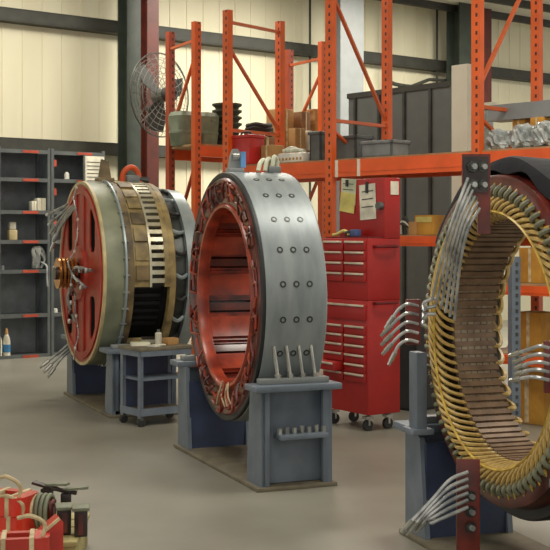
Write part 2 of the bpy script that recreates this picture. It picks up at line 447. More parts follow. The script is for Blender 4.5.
# ------------------------------------------------------------------ rear motor with red spoked disc
PH1 = R(23.1); C1 = Vector((-1.822, 11.25, 1.244)); R1 = .858; cz = C1.z
stand('machine_stand', 'blue-grey steel stand under the tan motor with the red slotted disc', C1, PH1, cz, .862, x0=.07, x1=.66, topz=.60, studs=False)
t1 = thing('motor_rotor_housing', 'large round motor with red slotted end disc, grey-green drum and tan vented body', 'motor', (C1.x, C1.y, 0), PH1)
m = MB(); m.lathe([(.0, .83), (.0, .10), (.014, .10), (.014, .83)], 'red_disc', cz=cz); disc = obj('end_disc', m, t1)
m = MB()
for sy in (-1, 1):
    for sz in (-1, 1):
        for yy, hh, zz in ((.43, .40, .40),):
            m.box((.0, sy * yy, cz + sz * zz), (.3, .19, hh), 'red_disc', bev=.06)
cut(disc, m)
m = MB()
for sy in (-1, 1): m.box((-.008, sy * .14, cz), (.02, .05, 1.45), 'red_disc', bev=.005)
m.lathe([(-.03, .25), (-.03, .10), (0, .10), (0, .27)], 'red_disc', cz=cz)
m.lathe([(-.012, .80), (-.012, .74), (0, .74), (0, .80)], 'red_disc', cz=cz)
obj('disc_rib', m, t1)
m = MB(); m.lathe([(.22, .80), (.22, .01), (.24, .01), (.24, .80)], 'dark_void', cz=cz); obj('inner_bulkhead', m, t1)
m = MB(); m.lathe([(-.006, .86), (-.006, .83), (.02, .83), (.02, .86)], 'cream_edge', cz=cz, seg=128); obj('disc_edge', m, t1)
m = MB(); m.lathe([(.02, .858), (.17, .862), (.19, .85), (.19, .82), (.02, .82)], 'green_grey', cz=cz, seg=128); obj('drum', m, t1)
m = MB(); m.lathe([(.185, .87), (.19, .88), (.205, .88), (.21, .87), (.21, .82), (.185, .82)], 'pale_steel', cz=cz, seg=128)
for k in range(36): m.cyl(pol(.17, .868, k * 10), pol(.225, .868, k * 10), .011, 'lug', 6)
obj('bolted_flange', m, t1)
O0, O1 = R(187), R(226)
m = MB()
m.lathe([(.21, .858), (.27, .862), (.27, .80), (.21, .80)], 'brown_dirty', cz=cz)
m.lathe([(.27, .855), (.42, .852), (.42, .80), (.27, .80)], 'tan_dirty', O1, O0 + 2 * PI, seg=84, cz=cz)
m.lathe([(.56, .855), (.60, .855), (.60, .80), (.56, .80)], 'tan_dirty', O1, O0 + 2 * PI, seg=84, cz=cz)
m.lathe([(.60, .858), (.655, .85), (.67, .82), (.67, .78), (.60, .78)], 'tan_dirty', cz=cz)
obj('body_casing', m, t1)
m = MB()
for k in range(14):
    a = 75 + k * 11.5
    if 60 < a < 184: arcblock(m, .285, .405, .845, .866 + .008 * (k % 2), a - 4.2, a + 4.2, 'tan_dirty' if k % 3 else 'brown_dirty', 4)
obj('coil_pack', m, t1)
m = MB(); m.lathe([(.42, .815), (.56, .815), (.56, .79), (.42, .79)], 'slot_dark', O1, O0 + 2 * PI, seg=84, cz=cz)
for k in range(64):
    a = 227 + k * 5.0
    if a < 545: arcblock(m, .42, .56, .815, .862, a, a + 2.6, 'steel_bar', 1)
m.lathe([(.41, .868), (.43, .868), (.43, .82), (.41, .82)], 'steel_bar', O1, O0 + 2 * PI, seg=84, cz=cz)
m.lathe([(.55, .866), (.565, .866), (.565, .82), (.55, .82)], 'tan_dirty', O1, O0 + 2 * PI, seg=84, cz=cz)
obj('vent_band', m, t1)
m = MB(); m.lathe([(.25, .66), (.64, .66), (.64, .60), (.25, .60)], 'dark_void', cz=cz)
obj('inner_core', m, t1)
m = MB()
for k in range(6): arcblock(m, .30, .57, .665, .69, 188 + k * 6.4, 190.5 + k * 6.4, 'black_rim', 1)
obj('core_bars', m, t1)
m = MB()
m.lathe([(.67, .74), (.80, .74), (.80, .5), (.67, .5)], 'bolt_dark', cz=cz)
for k in range(24): m.tube(smooth([pol(.67, .79, k * 15), pol(.73, .80, k * 15 + 2), pol(.79, .77, k * 15)], 3), .018, 'caster_dark' if k % 2 else 'pale_steel', 6)
obj('rear_terminal_ring', m, t1)
m = MB(); m.lathe([(.79, .80), (.91, .785), (.93, .76), (.93, .45), (.79, .45)], 'pale_steel', cz=cz, seg=128); obj('rear_bearing_ring', m, t1)
m = MB(); m.cyl((-.25, 0, cz), (.9, 0, cz), .06, 'dark_steel', 20); obj('shaft', m, t1)
for k in range(5):
    m = MB(); x = -.07 - k * .036
    m.lathe([(x - .009, .145), (x + .009, .145), (x + .009, .06), (x - .009, .06)], 'brass', cz=cz, seg=40); obj('slip_ring', m, t1)
# brush leads over the disc
m = MB(); rs = random.Random(5)
pts = [(-.045 - (.10 if k in (7, 8, 9) else 0), -.02 - (.14 if k in (7, 8, 9) else 0), cz + .80 - k * .1 ) for k in range(17)]
pts = [(x - .02 * math.sin(k * 1.3), y + .025 * math.sin(k * 2.1), z) for k, (x, y, z) in enumerate(pts)]
m.tube(smooth(pts, 3), .007, 'lead_grey', 6)
for k in range(0, 17, 1): m.box(pts[k], (.02, .024, .03), 'white_plastic' if k % 3 == 0 else ('lug' if k % 3 == 1 else 'lead_grey'), bev=.005)
obj('lead_string', m, t1)
for i, (y0, z0, y1, z1) in enumerate(((-.14, .03, -.62, .04), (.14, .0, .66, .03), (-.1, -.1, .02, -.45), (-.15, .0, -.42, -.12))):
    m = MB(); m.tube(smooth([(-.1, y0, cz + z0), (-.13, (y0 + y1) / 2, cz + (z0 + z1) / 2 + .03), (-.05, y1, cz + z1)], 5), .014, 'lead_grey', 7)
    for k in range(4):
        f = .25 + k * .25; m.box((-.1, y0 + (y1 - y0) * f, cz + z0 + (z1 - z0) * f), (.035, .035, .045), 'lug' if k % 2 else 'red_varnish_dark', bev=.008)
    obj('brush_arm', m, t1)
def lead_cables(parent, starts, mids, ends, r, mt='lead_grey', lugs=True, name='lead_cable'):
    M = rootM(parent).inverted()
    for a, b, e in zip(starts, mids, ends):
        m = MB(); a, e = M @ a, M @ e; bb = [M @ q for q in (b if isinstance(b, list) else [b])]
        m.tube(smooth([a] + bb + [e], 6), r, mt, 7)
        o = obj(name, m, parent)
        if lugs:
            d = (e - bb[-1]).normalized(); m = MB(); m.cyl(e - d * r * 2, e + d * r * 4, r * 1.5, 'lug', 8); m.cyl(e + d * r * 4, e + d * r * 7, r * 1.1, 'lug', 6); obj('lug', m, o)
D1 = 11.75
lead_cables(t1, [W(82, 192 + 2 * k, D1 - .4) for k in range(5)], [W(66 - k, 205 + 5 * k, D1) for k in range(5)], [W(50 + rs.uniform(-3, 6), 212 + 8 * k, D1 + .1) for k in range(5)], .013)
lead_cables(t1, [W(73, 340 + 4 * k, D1) for k in range(3)], [W(62, 350 + 4 * k, D1) for k in range(3)], [W(47 + 3 * k, 362 + 4 * k, D1) for k in range(3)], .013)
# lug and sling on the crown
def crown(x, yy, r): return cz + math.sqrt(r * r - yy * yy)
m = MB(); x, yy = .23, -.0; z0 = crown(x, yy, .86) - .01
m.box((x, yy, z0 + .02), (.16, .14, .05), 'brown_dirty', bev=.01)
m.prism([(x - .06, yy, z0 + .03), (x + .06, yy, z0 + .03), (x + .03, yy, z0 + .2), (x - .03, yy, z0 + .22)], (0, -.03, 0), (0, .03, 0), 'brown_dirty'); obj('lifting_lug', m, t1)
m = MB(); z0 = crown(0, 0, .86)
m.tube(smooth([(.40, 0, z0 - .01), (.41, -.02, z0 + .09), (.48, -.02, z0 + .14), (.55, 0, z0 + .10), (.58, 0, z0 - .01)], 6), .028, 'sling_orange', 8); obj('lifting_sling', m, t1)
m = MB(); m.box((.50, 0, z0 + .03), (.13, .1, .07), 'grey_tub_pale', bev=.012); m.cyl((.55, 0, z0 + .03), (.66, 0, z0 + .02), .03, 'bolt_dark', 10); obj('crown_fitting', m, t1)

# ------------------------------------------------------------------ front stator with gold windings
PH3 = R(17.7); C3 = Vector((1.005, 5.64, 1.107)); cz = C3.z
stand('machine_stand', 'blue-grey steel stand under the stator with gold windings', C3, PH3, cz, .862, x0=-.05, x1=.46, topz=.60, studs=False, web=.52)
t3 = thing('wound_stator', 'large round stator with gold coil ends, brown slotted bore and clear lead cables', 'stator', (C3.x, C3.y, 0), PH3)
m = MB(); m.lathe([(.12, .832), (.14, .842), (.43, .842), (.45, .832), (.45, .74), (.12, .74)], 'black_rim', cz=cz, seg=128); obj('frame_shell', m, t3)
m = MB(); m.lathe([(.02, .755), (.03, .775), (.13, .79), (.13, .70), (.02, .71)], 'red_varnish_dark', cz=cz, seg=128); obj('support_ring', m, t3)
X0, X1 = .10, .335; RB = .56; NS = 84
m = MB(); m.lathe([(X0, .745), (X1, .745), (X1, .60), (X0, .60)], 'slot_dark', cz=cz, seg=144)
for k in range(NS):
    a = k * 360 / NS
    m.lathe([(X0, RB), (X0, .605), (X1, .605), (X1, RB)], 'core_brown', R(a), R(a + 2.7), seg=1, cz=cz)
    for j in range(6):
        xx = X0 + .006 + j * (X1 - X0 - .012) / 6
        m.lathe([(xx, RB + .014), (xx, .60), (xx + .034, .60), (xx + .034, RB + .014)], 'wedge_pale', R(a + 2.7), R(a + 360 / NS), seg=1, cz=cz)
obj('slotted_core', m, t3)
# coil ends: each is a hoop that leaves a slot, bends out and twists back
def coil(front=True):
    m = MB(); s = -1 if front else 1; xf = X0 if front else X1
    def P(dx, r, a):
        return Vector((xf + s * dx, r * math.cos(R(a)), r * math.sin(R(a))))
    if not front:
        m.tube(smooth([P(-.01, .578, 0), P(.03, .585, 0), P(.055, .61, 3), P(.06, .65, 7), P(.04, .69, 12), P(-.005, .70, 15)], 3), .0125, 'gold_coil', 6); return m
    m.tube(smooth([P(-.01, .575, 0), P(.03, .578, 1), P(.07, .592, 4), P(.095, .618, 9), P(.10, .648, 13), P(.085, .676, 17), P(.055, .692, 20), P(.02, .70, 23), P(-.005, .70, 24)], 3), .0098, 'gold_coil', 6)
    return m
c0 = obj('coil_end', coil(True), t3); c0.location = (0, 0, cz)
for k in range(1, NS): copy_part(c0, t3, rot=(R(k * 360 / NS), 0, 0))
# far-side coil ends are one continuous basket in view through the bore
c1 = obj('rear_coil_end', coil(False), t3); c1.location = (0, 0, cz)
for k in range(2, NS, 2): copy_part(c1, t3, rot=(R(k * 360 / NS), 0, 0))
# taped connections on the outer diameter of the front winding
def tape():
    m = MB(); m.tube(smooth([Vector((X0 - .085, .668, 0)), Vector((X0 - .10, .695, .012)), Vector((X0 - .075, .722, .02)), Vector((X0 - .02, .725, .022))], 4), .0125, 'coil_tape', 6); return m
c2 = obj('taped_joint', tape(), t3); c2.location = (0, 0, cz)
for k in range(1, NS): copy_part(c2, t3, rot=(R(k * 360 / NS), 0, 0))
m = MB(); m.lathe([(X0 - .098, .612), (X0 - .106, .604), (X0 - .098, .596), (X0 - .09, .604)], 'gold_coil_bright', cz=cz, seg=128); obj('binding_cord', m, t3)
m = MB()
m.lathe([(X0 - .06, .74), (X0 - .068, .73), (X0 - .06, .72), (X0 - .052, .73)], 'gold_coil_bright', cz=cz, seg=128); 
for k in range(60):
    a = k * 6 + rs.uniform(-1, 1)
    m.tube([pol(X0 - .085, .71, a), pol(X0 - .075, .736, a + 1.0), pol(X0 - .03, .745, a + 1.5)], .008, 'gold_coil_bright', 5)
obj('outer_binding', m, t3)
m = MB(); m.lathe([(X0 - .05, .718), (X0 - .02, .70), (X0 + .0, .70), (X0 + .0, .745)], 'coil_tape', cz=cz); obj('winding_ring', m, t3)
# protective blanket draped over the crown, resting on the shell
bk = MB()
n1, n2 = 34, 8; vs = []
for i in range(n1):
    a = 33 + i * 96 / (n1 - 1); row = []
    for j in range(n2):
        x = (.05, .055, .07, .11, .19, .27, .35, .42)[j]; r = (.79, .825, .848, .854, .854, .854, .854, .85)[j] + .006 * math.sin(i * .55 + j) + (.012 * math.sin(i * .8) if j == 0 else 0)
        row.append(pol(x, r + .006, a))
    vs.append(row)
M3 = rootM(t3)
for i in range(n1 - 1):
    for j in range(n2 - 1):
        f = bk.bm.faces.new([bk.bm.verts.new(M3 @ q) for q in (vs[i][j], vs[i + 1][j], vs[i + 1][j + 1], vs[i][j + 1])]); f.material_index = bk.mi('blanket')
bmesh.ops.remove_doubles(bk.bm, verts=bk.bm.verts[:], dist=.0005)
bmesh.ops.solidify(bk.bm, geom=bk.bm.faces[:], thickness=.012)
one('protective_blanket', 'dark blue-black blanket draped over the top of the gold-wound stator', 'blanket', bk)
m = MB(); q0 = rootM(t3).inverted() @ W(418, 392, 6.25)
m.box(q0, (.06, .10, .42), 'stand_blue', bev=.006); m.box(q0 + Vector((0, -.0, -.20)), (.12, .14, .03), 'stand_blue', bev=.004); obj('clamp_plate', m, t3)
# terminal boards and their leads
def board(pc, size, ang=0, notch=False):
    M = rootM(t3).inverted(); m = MB()
    c = M @ pc
    if notch:                            # full-width head with a narrower tail down its right edge
        w_, h_ = size[0] / 2, size[1] / 2; Rz = Matrix.Rotation(-PH3 + ang, 3, 'Z')
        m.prism([c + Rz @ Vector((x, 0, z)) for x, z in ((-w_, h_), (w_, h_), (w_, -h_), (w_ * .1, -h_), (w_ * .1, -h_ * .05), (-w_, -h_ * .05))], Rz @ Vector((0, -.011, 0)), Rz @ Vector((0, .011, 0)), 'board_red')
        m.box(c + Rz @ Vector((-.004, -.016, h_ * .48)), (w_ * 1.75, .012, h_ * .9), 'dark_steel', rz=-PH3 + ang)
    else: m.box(c, (size[0], .022, size[1]), 'board_red', bev=.004, rz=-PH3 + ang)
    o = obj('terminal_board', m, t3)
    return o, c
o, c = board(W(476, 194, 5.35), (.125, .355), notch=True)
for k in range(4):
    m = MB(); q = c + Vector((-.03 + .05 * (k % 2), -.02, .12 - .05 * (k // 2) * 1.6)); m.cyl(q, q + Vector((0, -.03, 0)), .013, 'lead_grey', 8); m.cyl(q, q + Vector((0, -.012, 0)), .026, 'bolt_dark', 6); obj('terminal_bolt', m, o)
lead_cables(t3, [W(468 + 2.4 * k, 178 + 6 * k, 5.31) for k in range(6)], [[W(458 + 2.0 * k, 205 + 5 * k, 5.30), W(445 + 3 * k, 245 + 4 * k, 5.42)] for k in range(6)], [W(432 + 4.5 * k, 300 + 4 * k, 5.85 - .05 * k) for k in range(6)], .0072, 'lead_clear', lugs=False)
o, c = board(W(413, 322, 6.05), (.075, .23))
lead_cables(t3, [W(418, 306 + 9 * k, 6.01) for k in range(5)], [[W(408, 304 + 9 * k, 5.98), W(399, 309 + 9 * k, 6.0)] for k in range(5)], [W(391 + rs.uniform(-2, 3), 319 + 9 * k, 6.02) for k in range(5)], .0085, 'lead_clear')
lead_cables(t3, [W(424 - k, 312 + 7 * k, 6.05) for k in range(3)], [W(424 + k, 303 + 6 * k, 6.1) for k in range(3)], [W(436, 298 + 8 * k, 6.1) for k in range(3)], .009, 'lead_clear', lugs=False)
o, c = board(W(468, 506, 5.40), (.105, .42))
for k in range(3):
    m = MB(); q = c + Vector((.0, -.02, .05 - .07 * k)); m.cyl(q, q + Vector((0, -.03, 0)), .013, 'lead_grey', 8); m.cyl(q, q + Vector((0, -.012, 0)), .026, 'bolt_dark', 6); obj('terminal_bolt', m, o)
lead_cables(t3, [W(468, 472 + 7 * k, 5.36) for k in range(6)], [[W(450, 480 + 7 * k, 5.34), W(432, 500 + 4.5 * k, 5.34)] for k in range(6)], [W(410 + 4.5 * k, 523 - 1.0 * k + (3 if k % 2 else 0), 5.36) for k in range(6)], .0085, 'lead_clear')
o, c = board(W(551, 367, 5.05), (.06, .22))
lead_cables(t3, [W(549, 348 + 8 * k, 5.02) for k in range(5)], [[W(540, 346 + 8 * k, 5.02), W(530, 349 + 7 * k, 5.05)] for k in range(5)], [W(519 + rs.uniform(-2, 3), 353 + 6.5 * k, 5.12) for k in range(5)], .0085, 'lead_clear')

# ------------------------------------------------------------------ pallet racks
def upright(parent, p, h, mt, rz):
    m = MB()
    m.box((0, -.032, h / 2), (.085, .012, h), mt); m.box((-.037, 0, h / 2), (.012, .06, h), mt); m.box((.037, 0, h / 2), (.012, .06, h), mt)
    m.box((0, 0, .006), (.14, .12, .012), mt)
    o = obj('upright', m, parent); loc = rootM(parent).inverted() @ Vector((p[0], p[1], 0)); o.location = loc; o.rotation_euler = (0, 0, rz); return o
def rod(parent, name, a, b, w_, mt):
    a, b = Vector(a), Vector(b); m = MB(); d = (b - a); q = d.to_track_quat('Z', 'Y').to_matrix()
    m.box((a + b) / 2, (w_, w_ * .7, d.length), mt, rot=q); return obj(name, m, parent, world=True)
def beam(parent, a, b, z, h, mt='rack_beam', off=(0, 0)):
    a = Vector((a[0] + off[0], a[1] + off[1], z)); b = Vector((b[0] + off[0], b[1] + off[1], z)); d = b - a
    m = MB(); m.box((a + b) / 2, (d.length - .06, .045, h), mt, rz=math.atan2(d.y, d.x)); m.box((a + b) / 2 + Vector((0, 0, -h * .18)) - Vector((-d.y, d.x, 0)).normalized() * .024, (d.length - .06, .006, h * .12), mt, rz=math.atan2(d.y, d.x))
    return obj('beam', m, parent, world=True)
def deck(parent, a, b, c, d, z):
    m = MB(); m.prism([Vector((*q, z)) for q in (a, b, c, d)], (0, 0, 0), (0, 0, -.025), 'board_deck'); return obj('deck_board', m, parent, world=True)
BD = (-.492, 12.555); DD = (.537, 11.5); EE = (1.737, 10.27); FF = (2.94, 9.04)
fv = (.60, .66)
rk = thing('pallet_rack', 'bright orange pallet rack rising behind the red tool chest', 'rack', (DD[0], DD[1], 0))
add = lambda p, v: (p[0] + v[0], p[1] + v[1])
fr = math.atan2(EE[1] - DD[1], EE[0] - DD[0])
for p, v, h, ty in ((BD, (.55, .66), 3.95, 1), (DD, fv, 4.3, 1), (EE, (.65, .66), 4.3, 2), (FF, fv, 4.3, 1)):
    upright(rk, p, h, 'rack_orange', fr); upright(rk, add(p, v), h, 'rack_orange', fr)
    q = add(p, v)
    e = .03
    zt = h - .12
    rod(rk, 'brace', (*p, zt), (*q, zt), .04, 'rack_brace')
    rod(rk, 'brace', (*p, zt - .25) if ty == 1 else (*p, 2.85), (*q, 2.72) if ty == 1 else (*q, 4.1), .035, 'rack_brace')
    rod(rk, 'brace', (*p, 2.70), (*q, 2.70), .045, 'rack_brace')
    rod(rk, 'brace', (*p, 2.62), (*add(p, (v[0] * .55, v[1] * .55)), 2.36), .035, 'rack_brace')
    rod(rk, 'brace', (*p, .3), (*q, .9), .035, 'rack_brace'); rod(rk, 'brace', (*p, .9), (*q, 1.5), .035, 'rack_brace')
for a, b, va, vb in ((BD, DD, (.55, .66), fv), (DD, EE, fv, (.65, .66)), (EE, FF, (.65, .66), fv)):
    beam(rk, a, b, 2.23, .155); beam(rk, add(a, va), add(b, vb), 2.23, .12)
    deck(rk, a, b, add(b, vb), add(a, va), 2.325)
for a, b, va, vb in ((DD, EE, fv, (.65, .66)),):
    beam(rk, a, b, 1.545, .09); beam(rk, add(a, va), add(b, vb), 1.545, .09)
    deck(rk, a, b, add(b, vb), add(a, va), 1.60)
for zz_ in (1.14, .56):
    beam(rk, EE, FF, zz_, .08); beam(rk, add(EE, (.65, .66)), add(FF, fv), zz_, .08); deck(rk, EE, FF, add(FF, fv), add(EE, (.65, .66)), zz_ + .05)
DZ = 2.326
for i, px in enumerate((346, 376)):
    s = .1 + i * .28; m = MB(); d = Vector((EE[0] - DD[0], EE[1] - DD[1], 0)).normalized(); nrm = Vector((d.y, -d.x, 0))
    m.box(Vector((*DD, 2.23)) + d * s + nrm * .03, (.03, .012, .16), 'white_paint', rz=fr); obj('beam_label', m, rk, world=True)[ 'label'] = 'white label strip'
AN, AF, CN, CF = (-.872, 13.24), (-1.216, 13.9), (.572, 14.6), (.178, 15.24)
wk = thing('pallet_rack', 'darker red-orange pallet rack along the cream wall holding green tubs', 'rack', (AN[0], AN[1], 0))
wr = math.atan2(CN[1] - AN[1], CN[0] - AN[0])
for p, q in ((AN, AF), (CN, CF)):
    upright(wk, p, 3.95, 'rack_orange', wr); upright(wk, q, 3.95, 'rack_darker', wr)
    rod(wk, 'brace', (*p, 3.75), (*q, 3.75), .04, 'rack_brace'); rod(wk, 'brace', (*p, 3.6), (*q, 2.75), .035, 'rack_brace'); rod(wk, 'brace', (*p, 2.4), (*q, 1.4), .035, 'rack_darker'); rod(wk, 'brace', (*p, .4), (*q, 1.3), .035, 'rack_darker')
beam(wk, AN, CN, 2.53, .12); beam(wk, AF, CF, 2.53, .12); deck(wk, AN, CN, CF, AF, 2.615)
AZ = 2.616

def on(px, d, z):                       # point on a shelf at height z under the picture column px
    return Vector(((px - CX) / F * d, d, z))
def carton(name, label, cat, loc, size, rz, mt, flap=None, group=None):
    t = thing(name, label, cat, loc, rz, group); m = MB()
    sx, sy, sz = size
    m.box((0, 0, sz / 2), size, mt, bev=.006); obj('body', m, t)
    m = MB(); m.box((0, -sy / 2 - .001, sz * .5), (sx * .12, .004, sz * .96), flap or 'cream_tape'); m.box((0, 0, sz + .001), (sx * .12, sy, .004), flap or 'cream_tape'); obj('tape', m, t)
    return t
# wall rack contents
def tub(label, loc, rx, ry, h, mt, rz):
    m = MB(); n = 32
    prof = [(0, .80), (h * .05, .86), (h * .40, .93), (h * .42, .97), (h * .5, .97), (h * .52, .94), (h * .85, 1.0), (h, 1.0), (h, .94), (h * .1, .78)]
    def sq(t): return (abs(math.cos(t)) ** .55 * math.copysign(1, math.cos(t)), abs(math.sin(t)) ** .55 * math.copysign(1, math.sin(t)))
    rings = [[m.bm.verts.new((rx * k * sq(2 * PI * i / n)[0], ry * k * sq(2 * PI * i / n)[1], z)) for i in range(n)] for z, k in prof]
    fs = []
    for a, b in zip(rings, rings[1:]):
        for i in range(n): fs.append(m.bm.faces.new((a[i], a[(i + 1) % n], b[(i + 1) % n], b[i])))
    fs += [m.bm.faces.new(rings[0]), m.bm.faces.new(rings[-1])]; m._fin(fs, mt)
    t = thing('storage_tub', label, 'tub', loc, rz); obj('body', m, t)
    m = MB(); m.box((0, -ry * .98, h * .86), (rx * .5, .03, .03), mt, bev=.006); obj('grip', m, t)
    m = MB()
    top = []
    r1 = [m.bm.verts.new((rx * 1.02 * sq(2 * PI * i / n)[0], ry * 1.02 * sq(2 * PI * i / n)[1], h)) for i in range(n)]
    r2 = [m.bm.verts.new((rx * .82 * sq(2 * PI * i / n)[0], ry * .82 * sq(2 * PI * i / n)[1], h + .05)) for i in range(n)]
    fs = [m.bm.faces.new((r1[i], r1[(i + 1) % n], r2[(i + 1) % n], r2[i])) for i in range(n)] + [m.bm.faces.new(r2), m.bm.faces.new(r1[::-1])]
    m._fin(fs, mt); obj('lid', m, t)
    return t
tub('olive green plastic tub on the wall rack beside the fan', on(182.5, 13.72, AZ), .13, .15, .34, 'olive_tub', wr)
tub('olive green plastic tub on the wall rack touching the stacked black trays', on(205, 13.95, AZ), .13, .15, .35, 'olive_tub', wr)
place = ['bottom of the stack', 'second from the bottom', 'third from the bottom', 'fourth from the bottom', 'third from the top', 'second from the top', 'top of the stack']
for k in range(7):
    t = thing('ribbed_tray', 'black-green round ribbed tray on the wall rack, ' + place[k], 'tray', on(227, 14.15, AZ + k * .076), 0, 'stack of black-green trays')
    m = MB(); m.lathe([(0, .13), (.02, .14), (.035, .15), (.05, .175), (.07, .178), (.074, .165), (.074, .12), (0, .11)], 'dark_green_tub', axis='z', seg=32); obj('bowl', m, t)
    m = MB(); m.lathe([(.0, .001), (.0, .112), (.012, .112), (.012, .001)], 'dark_green_tub', axis='z', seg=24); obj('bottom', m, t)
m = MB()
for k in range(3): m.tube([Vector(((.17 - .015 * k) * math.cos(i * PI / 12), (.13) * math.sin(i * PI / 12), .04 + .045 * k + .008 * math.sin(i))) for i in range(24)], .03, 'dark_cloth', 8, closed=True)
one('hose_coil', 'dark coiled hose lying on a flat box behind the orange upright', 'hose', m, on(259, 14.45, AZ + .166), wr)
carton('cardboard_box', 'flat cardboard box on the wall rack under the coiled dark hose', 'box', on(259, 14.45, AZ), (.34, .30, .155), wr, 'cardboard_dark')
carton('cardboard_box', 'tall tan cardboard box at the back of the wall rack, leftmost of the boxes', 'box', on(280, 14.72, AZ), (.24, .24, .52), wr, 'cardboard')
carton('cardboard_box', 'brown cardboard box between two paler boxes high on the wall rack', 'box', on(300, 14.85, AZ), (.15, .22, .50), wr, 'cardboard_dark')
carton('cardboard_box', 'pale tan cardboard box at the end of the wall rack beside the upright', 'box', on(313, 15.0, AZ), (.14, .22, .55), wr, 'cardboard')
carton('cardboard_box', 'small tan box with dark side standing above the white tray', 'box', on(297, 14.4, AZ), (.17, .12, .26), wr, 'cardboard')
carton('white_carton', 'small white carton beside the small tan box on the rack', 'box', on(309, 14.5, AZ), (.12, .12, .24), wr, 'paper', 'cream_edge')
# left bay of the front rack
t = thing('red_tool_box', 'red plastic tool box on the orange rack above the grey frame', 'tool box', on(246, 12.55, DZ), fr)
m = MB(); m.box((0, 0, .145), (.33, .22, .29), 'red_plastic', bev=.015); obj('body', m, t)
m = MB(); m.box((0, 0, .295), (.35, .24, .035), 'red_plastic', bev=.01); obj('lid', m, t)
m = MB(); m.tube(smooth([(-.07, 0, .305), (-.06, 0, .345), (.06, 0, .345), (.07, 0, .305)], 4), .011, 'caster_dark', 6); obj('handle', m, t)
carton('cardboard_box', 'tan box beside the red tool box on the orange rack', 'box', on(272.5, 12.42, DZ), (.17, .17, .20), fr, 'cardboard')
t = thing('white_tray', 'long white perforated tray on the orange rack beam', 'tray', on(297, 12.15, DZ), fr)
m = MB(); m.box((0, 0, .05), (.36, .20, .10), 'white_plastic', bev=.012); obj('body', m, t)
m = MB()
for k in range(7): m.box((-.15 + k * .05, -.102, .04), (.022, .006, .026), 'cardboard')
obj('hole_row', m, t)
m = MB()
for k in range(3): m.tube(smooth([(-.17 + .05 * k, -.03, .125), (-.10 + .03 * k, .02, .16 - .01 * k), (.0, .04, .13), (.1, 0, .12)], 5), .022, 'hose_white', 7)
one('white_hose', 'loose white hose lying on the perforated tray', 'hose', m, on(297, 12.15, DZ - .002), fr)
def crate(label, loc, size, rz, mt):
    t = thing('storage_crate', label, 'crate', loc, rz); sx, sy, sz = size; m = MB()
    for s in (-1, 1):
        m.box((s * (sx / 2 - .01), 0, sz / 2), (.02, sy, sz), mt); m.box((0, s * (sy / 2 - .01), sz / 2), (sx, .02, sz), mt)
    m.box((0, 0, .01), (sx, sy, .02), mt); obj('body', m, t)
    m = MB(); m.lathe([(0, 0.001)] , mt, seg=3) if False else None
    for s in (-1, 1): m.box((0, s * sy / 2, sz - .015), (sx + .03, .03, .03), mt, bev=.005); m.box((s * sx / 2, 0, sz - .015), (.03, sy + .03, .03), mt, bev=.005)
    obj('rim', m, t); return t
crate('dark grey crate at the left of the tall orange upright', on(322, 11.98, DZ), (.15, .20, .30), fr, 'grey_tub')
crate('mid grey open crate behind the orange brace on the rack', on(354, 11.75, DZ), (.26, .24, .24), fr, 'grey_tub')
crate('long pale grey crate lying on the rack above the tool chest', on(385, 11.35, DZ), (.38, .26, .16), fr, 'grey_tub_pale')
# right bay: wrapped parts and a grey channel on top
for i, (px, d, s) in enumerate(((499, 10.35, .09), (523, 10.12, .10), (545, 9.9, .10))):
    m = MB(); bmesh.ops.create_icosphere(m.bm, subdivisions=4, radius=1)
    for v in m.bm.verts:
        c_ = v.co.copy(); k = 1 + .16 * math.sin(c_.x * 5 + i) * math.cos(c_.y * 4 + c_.z * 5 + i) + .10 * math.sin(c_.x * 11 + c_.z * 9 + 2 * i) + .06 * math.cos(c_.y * 17 - c_.z * 13)
        q = [math.copysign(abs(e) ** .7, e) for e in c_]
        v.co = Vector((q[0] * s * k, q[1] * s * k * .9, s * 1.0 + q[2] * s * k))
    for v in m.bm.verts: v.co.z = max(.001, v.co.z)
    for v in m.bm.verts: v.co.z = min(v.co.z, .28)
    m._fin(m.bm.faces[:], 'wrap')
    one('wrapped_part', ['part wrapped in clear plastic next to the rack upright at the right', 'middle bundle of clear plastic film on the right rack bay', 'bundle of clear plastic film at the right edge of the photo'][i], 'wrapped part', m, on(px, d, DZ), .3 * i)
for i, (px, d) in enumerate(((523, 10.55), (541, 10.35))):
    carton('cardboard_box', ['orange-tan box standing under the grey steel channel, nearer the upright', 'orange-tan box under the grey channel at the right edge'][i], 'box', on(px, d, DZ), (.13, .14, .285), fr, 'cardboard_gold')
t = thing('steel_channel', 'long grey steel channel lying across boxes on the right rack bay', 'steel channel', on(540, 10.42, DZ + .287), fr)
m = MB(); m.box((0, 0, .008), (.95, .2, .016), 'grey_steel_paint'); m.box((0, -.095, .07), (.95, .012, .14), 'grey_steel_paint'); m.box((0, .095, .07), (.95, .012, .14), 'grey_steel_paint'); obj('channel', m, t)
# lower rack level beside the chest
t = thing('cardboard_box', 'yellowish box on the lower rack shelf right of the tool chest', 'box', on(430, 10.95, 1.601), fr); m = MB(); m.box((0, 0, .09), (.22, .18, .18), 'cardboard_gold', bev=.006); obj('body', m, t); m = MB(); m.box((0, -.092, .14), (.18, .004, .05), 'paper_yellow'); obj('label_panel', m, t)
t = thing('cardboard_box', 'small tan box left of the yellowish box on the lower shelf', 'box', on(417, 11.0, 1.601), fr); m = MB(); m.box((0, 0, .06), (.09, .14, .12), 'cardboard', bev=.005); obj('body', m, t)
m = MB()
for k in range(4): m.tube(smooth([(-.1 + .03 * k, 0, .012), (-.06 + .02 * k, -.03, .1 + .02 * k), (.02, -.02, .08 + .02 * k), (.06, .02, .012)], 5), .012, ['dark_green_tub', 'white_plastic', 'caster_dark', 'dark_green_tub'][k], 6)
one('cable_tangle', 'tangle of dark and white cord on the lower shelf next to the tool chest', 'cord', m, on(407, 11.05, 1.601), fr)
